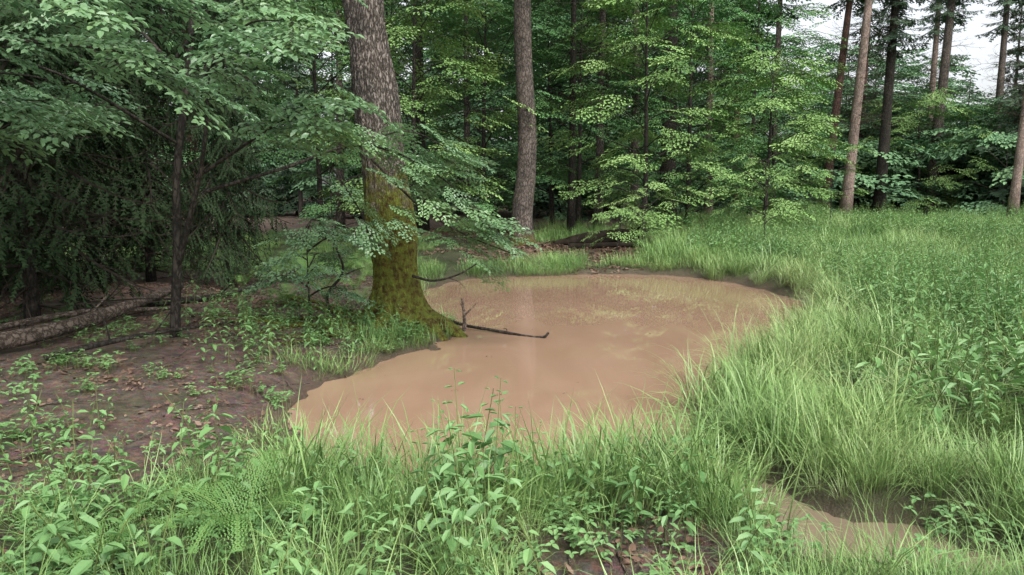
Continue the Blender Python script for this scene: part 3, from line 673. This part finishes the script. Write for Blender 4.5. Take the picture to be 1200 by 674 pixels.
def deadleaf(name):
    mb=MB()
    for k in range(5):
        b=np.array([U(-.1,.1),U(-.1,.1),U(.002,.015)]);a=U(0,6.28);leaf(mb,b,[math.cos(a),math.sin(a),U(-.2,.3)],[U(-.5,.5),U(-.5,.5),1],U(.05,.08),U(.03,.045),U(-.3,.4),U(-.3,.3),0,.5)
    return mb.obj(name,[M_litter],False,False)
def twig(name):
    mb=MB();P=spline([(-.5,0,.01),(-.15,U(-.06,.06),.03),(.2,U(-.06,.06),.02),(.5,0,.01)],8);tube(mb,P,list(np.linspace(.012,.005,8)),5,0)
    b=P[4];tube(mb,[b,b+[.12,.12*random.choice([-1,1]),.03]],[.006,.003],4,0);return mb.obj(name,[M_log],True,False)
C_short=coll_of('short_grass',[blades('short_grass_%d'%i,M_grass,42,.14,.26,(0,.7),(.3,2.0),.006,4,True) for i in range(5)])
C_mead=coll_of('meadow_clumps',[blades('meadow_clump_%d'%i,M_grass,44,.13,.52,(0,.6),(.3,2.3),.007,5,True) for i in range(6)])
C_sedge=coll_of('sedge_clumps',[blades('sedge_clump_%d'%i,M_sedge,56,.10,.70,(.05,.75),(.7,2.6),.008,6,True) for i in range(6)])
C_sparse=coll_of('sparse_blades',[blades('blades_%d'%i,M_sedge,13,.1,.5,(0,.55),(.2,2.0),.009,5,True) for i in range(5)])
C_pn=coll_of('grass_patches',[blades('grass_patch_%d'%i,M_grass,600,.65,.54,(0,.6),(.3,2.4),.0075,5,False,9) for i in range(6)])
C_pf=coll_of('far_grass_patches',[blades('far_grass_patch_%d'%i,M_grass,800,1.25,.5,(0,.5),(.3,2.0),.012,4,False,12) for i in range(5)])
C_net=coll_of('nettles',[nettle('nettle_%d'%i,U(.5,.68)) for i in range(6)])
C_tall=coll_of('tall_herbs',[nettle('tall_herb_%d'%i,U(.5,.62),LL=.10,pairs=8,W=.42) for i in range(3)])
C_herb=coll_of('herbs',[nettle('herb_%d'%i,U(.25,.4),LL=.07,pairs=6,W=.5) for i in range(4)])
def npatch(name,n,size,sc):
    sp=[(U(-.5,.5)*size,U(-.5,.5)*size,0,U(-.2,.2),U(-.2,.2),U(0,6.28),U(*sc)) for k in range(n)]
    return child(name,bake(name,C_net,sp),link=False)
C_np=coll_of('nettle_patches',[npatch('nettle_patch_%d'%i,20,.8,(.6,1.2)) for i in range(5)])
C_npf=coll_of('far_nettle_patches',[npatch('far_nettle_patch_%d'%i,30,1.2,(.9,1.4)) for i in range(3)])
C_fern=coll_of('ferns',[fern('fern_%d'%i,6+i) for i in range(3)])
C_low=coll_of('low_herbs',[lowherb('low_herb_%d'%i) for i in range(4)])
C_lit=coll_of('dead_leaves',[deadleaf('dead_leaf_%d'%i) for i in range(5)])
C_tw=coll_of('twigs',[twig('twig_%d'%i) for i in range(4)])

def finish(name,coll,x,y,dens,sc,tilt,sclfun):
    n=len(x);k=(U(0,1,n)<dens(x,y));k&=(np.abs(x)<y*.95+1.5)
    x=x[k];y=y[k];z=H(x,y);m_=len(x)
    S=U(sc[0],sc[1],m_)
    if sclfun is not None:S=S*sclfun(x,y)
    R=np.stack([U(-tilt,tilt,m_),U(-tilt,tilt,m_),U(0,6.28,m_)],1)
    return scatter(name,coll,np.stack([x,y,z],1),R,S)
def place(name,coll,n,box,dens,sc,tilt=.12,sclfun=None):
    return finish(name,coll,U(box[0],box[1],n),U(box[2],box[3],n),dens,sc,tilt,sclfun)
def grid(name,coll,sp_,box,dens,sc,tilt=.03,sclfun=None):
    gx,gy=np.meshgrid(np.arange(box[0],box[1],sp_),np.arange(box[2],box[3],sp_));gx=gx.ravel();gy=gy.ravel()
    gx=gx+U(-.35,.35,len(gx))*sp_;gy=gy+U(-.35,.35,len(gy))*sp_
    return finish(name,coll,gx,gy,dens,sc,tilt,sclfun)
def land(x,y,m=.03,c=.0): return (sdf(x,y)>m)&(chan(x,y)>c)
def grown(x,y): return np.clip(1-soil(x,y)*1.15,0,1)
varh=lambda x,y:.42+1.15*fbm(x,y,.9,12,2)
# herb-dominated zone in the right meadow
hz=lambda x,y:sstep(2.6,3.8,x-.15*(y-5))*sstep(.36,.5,fbm(x,y,.8,21,2)+.04)
# small clearing of bare ground around the fern, so its fronds show
nofern=lambda x,y:1-np.exp(-(((x+1.25)/.3)**2+((y-3.3)/.28)**2))
# meadow: patches
grid('meadow_grass',C_pn,.5,(1.2,13,4.6,14),lambda x,y:land(x,y,.4,.3)*grown(x,y)*sstep(1.2,1.8,x)*(.95-.35*hz(x,y)),(.72,1.05),.08,sclfun=varh)
grid('meadow_grass',C_pf,.95,(-2,34,14,36),lambda x,y:land(x,y,.7)*grown(x,y)*sstep(-1.5,2.2,x),(.65,1.0),sclfun=varh)
grid('nettle_plants',C_np,.56,(2.4,13,4.5,14),lambda x,y:land(x,y,.7,.25)*hz(x,y)*.9,(.8,1.15),sclfun=lambda x,y:.75+.55*fbm(x,y,.9,51,2))
grid('nettle_plants',C_npf,1.0,(5,28,14,32),lambda x,y:land(x,y,.8)*grown(x,y)*.75*sstep(.42,.52,fbm(x,y,.4,22,2)+.02),(.7,1.0),sclfun=varh)
grid('clearing_grass',C_pf,.95,(-14,-1.7,13,27),lambda x,y:land(x,y,.6)*grown(x,y),(.35,.55))
place('meadow_tufts',C_sedge,2600,(3,26,6,30),lambda x,y:land(x,y,.5)*grown(x,y)*.4*sstep(.45,.6,fbm(x,y,.8,61,2)),(.9,1.4),.3)
# edges
place('meadow_edge_grass',C_mead,900,(1.2,6.5,4.4,14),lambda x,y:(land(x,y,.1)&(sdf(x,y)<.6))*.7,(.6,1.0),.2,sclfun=varh)
place('pond_edge_sedge',C_sedge,2600,(.8,6.5,4.3,15),lambda x,y:(land(x,y,.03)&(sdf(x,y)<.7))*sstep(1.0,1.5,x)*np.where(y<9,.65,.4)*sstep(.34,.54,fbm(x,y,1.6,71,2)+.08),(.5,1.2),.4)
place('pond_edge_grass',C_short,4200,(-2,5.5,12,18),lambda x,y:(land(x,y,.0)&(sdf(x,y)<1.1))*.55*sstep(.34,.54,fbm(x,y,1.3,72,2)+.05),(.5,1.8),.2)
place('sedge_tuft',C_sedge,480,(1.5,9,4.6,12),lambda x,y:land(x,y,.1,.15)*.35,(.7,1.2),.4)
# lower right strip beside the channel
pudl=lambda x,y:1-sstep(.5,.1,np.hypot((x-1.75)/1.3,(y-3.2)/.8)-.25)*.9
place('streamside_grass',C_mead,1500,(1.0,4.5,2.1,5),lambda x,y:land(x,y,.05,.16)*.75*sstep(.3,.5,fbm(x,y,1.7,73,2)+.1)*pudl(x,y),(.35,.8),.25)
place('streamside_sedge',C_sedge,420,(1.15,4.8,2.6,5),lambda x,y:land(x,y,.05,.12)*.55*pudl(x,y),(.4,.95),.3)
place('streamside_short_grass',C_short,1200,(.9,4.2,2.1,4.6),lambda x,y:land(x,y,.03,.05)*.4,(.3,.7),.2)
# foreground
fg=lambda x,y:land(x,y,.05,.06)*grown(x,y)*nofern(x,y)
place('foreground_grass',C_mead,1500,(-4,1.3,2.1,4.3),lambda x,y:fg(x,y)*np.where(x<-.9,.2,.45)*sstep(.42,.62,fbm(x,y,2.0,31,2)+.03),(.35,.95),.25)
place('foreground_grass',C_short,3400,(-5,1.5,2.0,5.2),lambda x,y:fg(x,y)*.5*sstep(.38,.62,fbm(x,y,1.7,33,2)+.02),(.35,1.15),.25)
place('foreground_tufts',C_sedge,220,(-4,1.2,2.2,4.2),lambda x,y:fg(x,y)*.5,(.35,.85),.3)
place('water_edge_blades',C_sparse,420,(-1.3,1.3,3.5,4.45),lambda x,y:land(x,y,-.05)*.8,(.7,1.5),.3)
place('foreground_herbs',C_herb,1900,(-4.8,1.2,2.3,4.9),lambda x,y:land(x,y,.08,.1)*nofern(x,y)*(.35+.65*grown(x,y))*.34*sstep(.4,.55,fbm(x,y,1.2,35,2)+.03),(.5,1.25),.15)
place('foreground_tall_herbs',C_net,170,(-4,1.0,2.5,4.3),lambda x,y:fg(x,y)*.35*sstep(.45,.6,fbm(x,y,1.6,37,2)),(.5,.95),.2)
place('low_herb_cover',C_low,5200,(-7,3,2.0,9.5),lambda x,y:land(x,y,.05)*(.13+.5*grown(x,y))*sstep(.42,.58,fbm(x,y,1.3,36,2)+.02),(.6,1.3),.2)
# left bank
place('bank_grass',C_short,800,(-3.2,-.7,6.8,10.2),lambda x,y:(land(x,y,.02)&(sdf(x,y)<.7))*.5*sstep(.46,.62,fbm(x,y,1.7,41,2)),(.5,1.5),.25)
place('bank_sedge',C_sedge,80,(-2.6,-.6,7.6,9.4),lambda x,y:(land(x,y,.05)&(sdf(x,y)<.6))*.45,(.35,.65),.3)
place('bank_herbs',C_herb,650,(-4.2,-1.2,6.4,9.5),lambda x,y:land(x,y,.12)*.3*sstep(.42,.56,fbm(x,y,1.6,43,2)+.02)*sstep(-4.2,-2.6,x),(.5,1.2),.15)
place('bank_tall_herbs',C_net,150,(-2.6,-1.1,6.8,8.9),lambda x,y:land(x,y,.15)*.3,(.5,.85),.2)
def pts(name,coll,L,tilt=.1):
    A=np.array(L,float);z=H(A[:,0],A[:,1]);n=len(A)
    scatter(name,coll,np.stack([A[:,0],A[:,1],z],1),np.stack([U(-tilt,tilt,n),U(-tilt,tilt,n),U(0,6.28,n)],1),A[:,2])
pts('tall_herb',C_tall,[(-.18,3.75,1.3),(-.1,3.6,1.15),(-.3,3.55,1.05),(0.02,3.8,.9),(-.22,3.3,1.0),(-1.62,3.95,1.05),(-1.75,4.05,.8),(-1.5,3.9,.7),(-.05,3.3,.85),(-.4,3.7,.8),(-.12,3.1,.85),(-2.0,3.3,.65),(-1.9,3.5,.75),(-.3,3.4,.9),(-.15,3.45,1.0),(.1,3.6,.8),(-.24,3.65,1.2),(-.05,3.7,1.0),(-.35,3.2,.9)])
pts('fern',C_fern,[(-1.25,3.3,.95),(-1.75,3.05,.7),(-2.6,10.2,1.0),(-3.2,11.6,1.2),(-2.4,11.4,1.0),(-3.6,12.6,1.2),(-2.9,9.4,.8),(-4.0,11,1.0),(-2.9,12.8,1.2),(-2.1,10.3,.8),(-1.9,14.2,1.2),(-2.5,14.6,1.3)],.15)
pts('grass_tuft',C_sedge,[(-.9,3.85,.7),(-.75,3.95,.65),(-1.0,4.0,.6),(.45,3.85,.75),(.62,3.9,.7),(.25,3.8,.65),(.95,3.75,.8),(1.0,3.5,.65),(1.0,3.1,.5),(-.2,3.2,.65),(.1,3.35,.65),(-.45,3.1,.65),(-.1,2.85,.55),(-.25,2.95,.65),(-.55,3.9,.6)],.2)
# litter
place('leaf_litter',C_lit,20000,(-9,2.5,2,14),lambda x,y:land(x,y,.02)*(.05+.6*soil(x,y)*sstep(.3,.6,fbm(x,y,1.2,81,2))),(.3,.85),.3)
place('leaf_litter',C_lit,7000,(-6,7,16,27),lambda x,y:land(x,y,.1)*soil(x,y),(1.,1.8),.3)
place('fallen_twigs',C_tw,800,(-8,2,2.5,13),lambda x,y:land(x,y,.1)*soil(x,y)*.7,(.15,.8),.1)
n=70;x=U(-1.4,4.2,n);y=U(5,15,n);k=sdf(x,y)<-.1;x=x[k];y=y[k];n=len(x)
scatter('floating_leaves',C_lit,np.stack([x,y,np.full(n,.0)],1),np.stack([x*0,x*0,U(0,6,n)],1),U(.12,.3,n))

# ---------------------------------------------------------------- logs & sticks
def logo(name,pts_,r0,r1,mat,seg=14,n=28,stubs=()):
    mb=MB();P=spline(pts_,n);tube(mb,P,list(np.linspace(r0,r1,n)),seg,0,rough=.14,seed=r0*50,ridge=r0*.06)
    for (i,dx,dy,dz,r) in stubs:
        b=P[i];e=b+np.array([dx,dy,dz]);tube(mb,spline([b,(b+e)/2+np.array([.02,.01,.02]),e],6),list(np.linspace(r,r*.4,6)),6,0,rough=.15)
    return mb.obj(name,[mat])
logo('fallen_log',[(-4.75,5.6,gz(-4.75,5.6)+.12),(-4.3,6.8,gz(-4.3,6.8)+.14),(-4.2,8.2,gz(-4.2,8.2)+.16),(-4.3,9.6,gz(-4.3,9.6)+.18)],.085,.05,M_log,stubs=[(12,.25,.1,.3,.015),(20,-.3,.1,.2,.012)])
logo('fallen_branch',[(-4.4,8.6,.45),(-3.9,9.6,.4),(-3.4,10.6,.5),(-3.2,11.2,.62)],.05,.02,M_barkdark,stubs=[(10,.3,-.2,.25,.012)])
logo('fallen_branch',[(-3.9,6.1,gz(-3.9,6.1)+.05),(-3.4,6.9,gz(-3.4,6.9)+.12),(-3.0,7.9,gz(-3,7.9)+.05)],.03,.012,M_barkdark,stubs=[(8,-.2,.1,.35,.01),(14,.2,.1,.3,.01)])
logo('fallen_branch',[(-5.4,6.5,.35),(-4.6,7.6,.5),(-3.9,8.5,.42)],.04,.02,M_log)
logo('sunken_stick',[(-.95,9.75,.10),(-.6,9.45,.05),(-.15,9.15,.025),(.2,8.95,.0),(.38,8.85,.015),(.44,8.83,.07)],.022,.014,M_barkdark,stubs=[(12,-.05,.0,.05,.008)])
logo('dead_stump_stick',[(-.62,9.3,-.1),(-.60,9.3,.15),(-.63,9.3,.42)],.032,.014,M_log,stubs=[(16,.16,.02,.16,.01),(14,-.06,.02,.2,.01)])
logo('bent_dead_branch',[(-1.2,8.9,.75),(-.95,9.0,.68),(-.65,9.1,.75),(-.4,9.1,.9)],.018,.007,M_barkdark,stubs=[(14,.2,0,-.12,.006)])
# uprooted dark trunk with root plate
mb=MB();P=spline([(1.2,21.0,.25),(1.8,20.8,.4),(2.6,20.6,.5),(3.3,20.4,.52)],24)
tube(mb,P,list(np.linspace(.13,.2,24)),20,0,rough=.25,seed=3,ridge=.03)
for k in range(26):
    a=U(0,6.28);L=U(.2,.5);b=P[-1]+np.array([U(-.25,.1),U(-.1,.1),U(-.1,.1)]);d=np.array([U(-.3,.5),math.cos(a)*.9-.2,math.sin(a)*.75])
    tube(mb,spline([b,b+d*L*.5+[U(-.08,.08),U(-.08,.08),U(-.08,.08)],b+d*L+[U(-.1,.1),U(-.1,.1),U(-.1,.1)]],7),list(np.linspace(U(.04,.08),.01,7)),6,0,rough=.3,seed=a)
mb.obj('uprooted_trunk',[M_rot])
logo('fallen_trunk',[(1.5,19.9,.3),(2.9,19.8,.36),(4.2,20.3,.36)],.09,.06,M_rot,seg=16)
logo('crooked_sapling',[(-2.2,9.0,.15),(-2.25,9.0,.5),(-2.05,9.0,.8),(-2.15,9.0,1.2),(-2.05,9,1.5)],.022,.01,M_barkdark,stubs=[(12,.3,0,.12,.008)])

# ---------------------------------------------------------------- light
world=bpy.data.worlds.new('World');scene.world=world;world.use_nodes=True
N=world.node_tree.nodes;L=world.node_tree.links;N.clear()
sky=N.new('ShaderNodeTexSky');sky.sky_type='NISHITA';sky.sun_disc=False;sky.sun_elevation=math.radians(52);sky.sun_rotation=math.radians(150);sky.dust_density=4;sky.air_density=1.;sky.ozone_density=1
hs=N.new('ShaderNodeHueSaturation');hs.inputs['Saturation'].default_value=.22;hs.inputs['Value'].default_value=2.05;L.new(sky.outputs[0],hs.inputs['Color'])
bg=N.new('ShaderNodeBackground');bg.inputs['Strength'].default_value=.15;L.new(hs.outputs[0],bg.inputs[0]);o=N.new('ShaderNodeOutputWorld');L.new(bg.outputs[0],o.inputs[0])
sl=bpy.data.lights.new('sun','SUN');sl.energy=2.4;sl.angle=math.radians(35);sl.color=(1,.975,.93);so=bpy.data.objects.new('sun',sl);scene.collection.objects.link(so)
el=math.radians(52);az=math.radians(150);dv=Vector((math.sin(az)*math.cos(el),math.cos(az)*math.cos(el),math.sin(el)))
so.rotation_euler=dv.to_track_quat('Z','Y').to_euler()
scene.view_settings.view_transform='Standard';scene.view_settings.look='None';scene.view_settings.exposure=0
cd=bpy.data.cameras.new('camera');cd.lens=26.2;cd.sensor_width=36;cd.clip_end=1000;cd.clip_start=.05
co=bpy.data.objects.new('camera',cd);scene.collection.objects.link(co);co.location=(0,0,1.75);co.rotation_euler=(math.radians(90-7.3),0,0);scene.camera=co
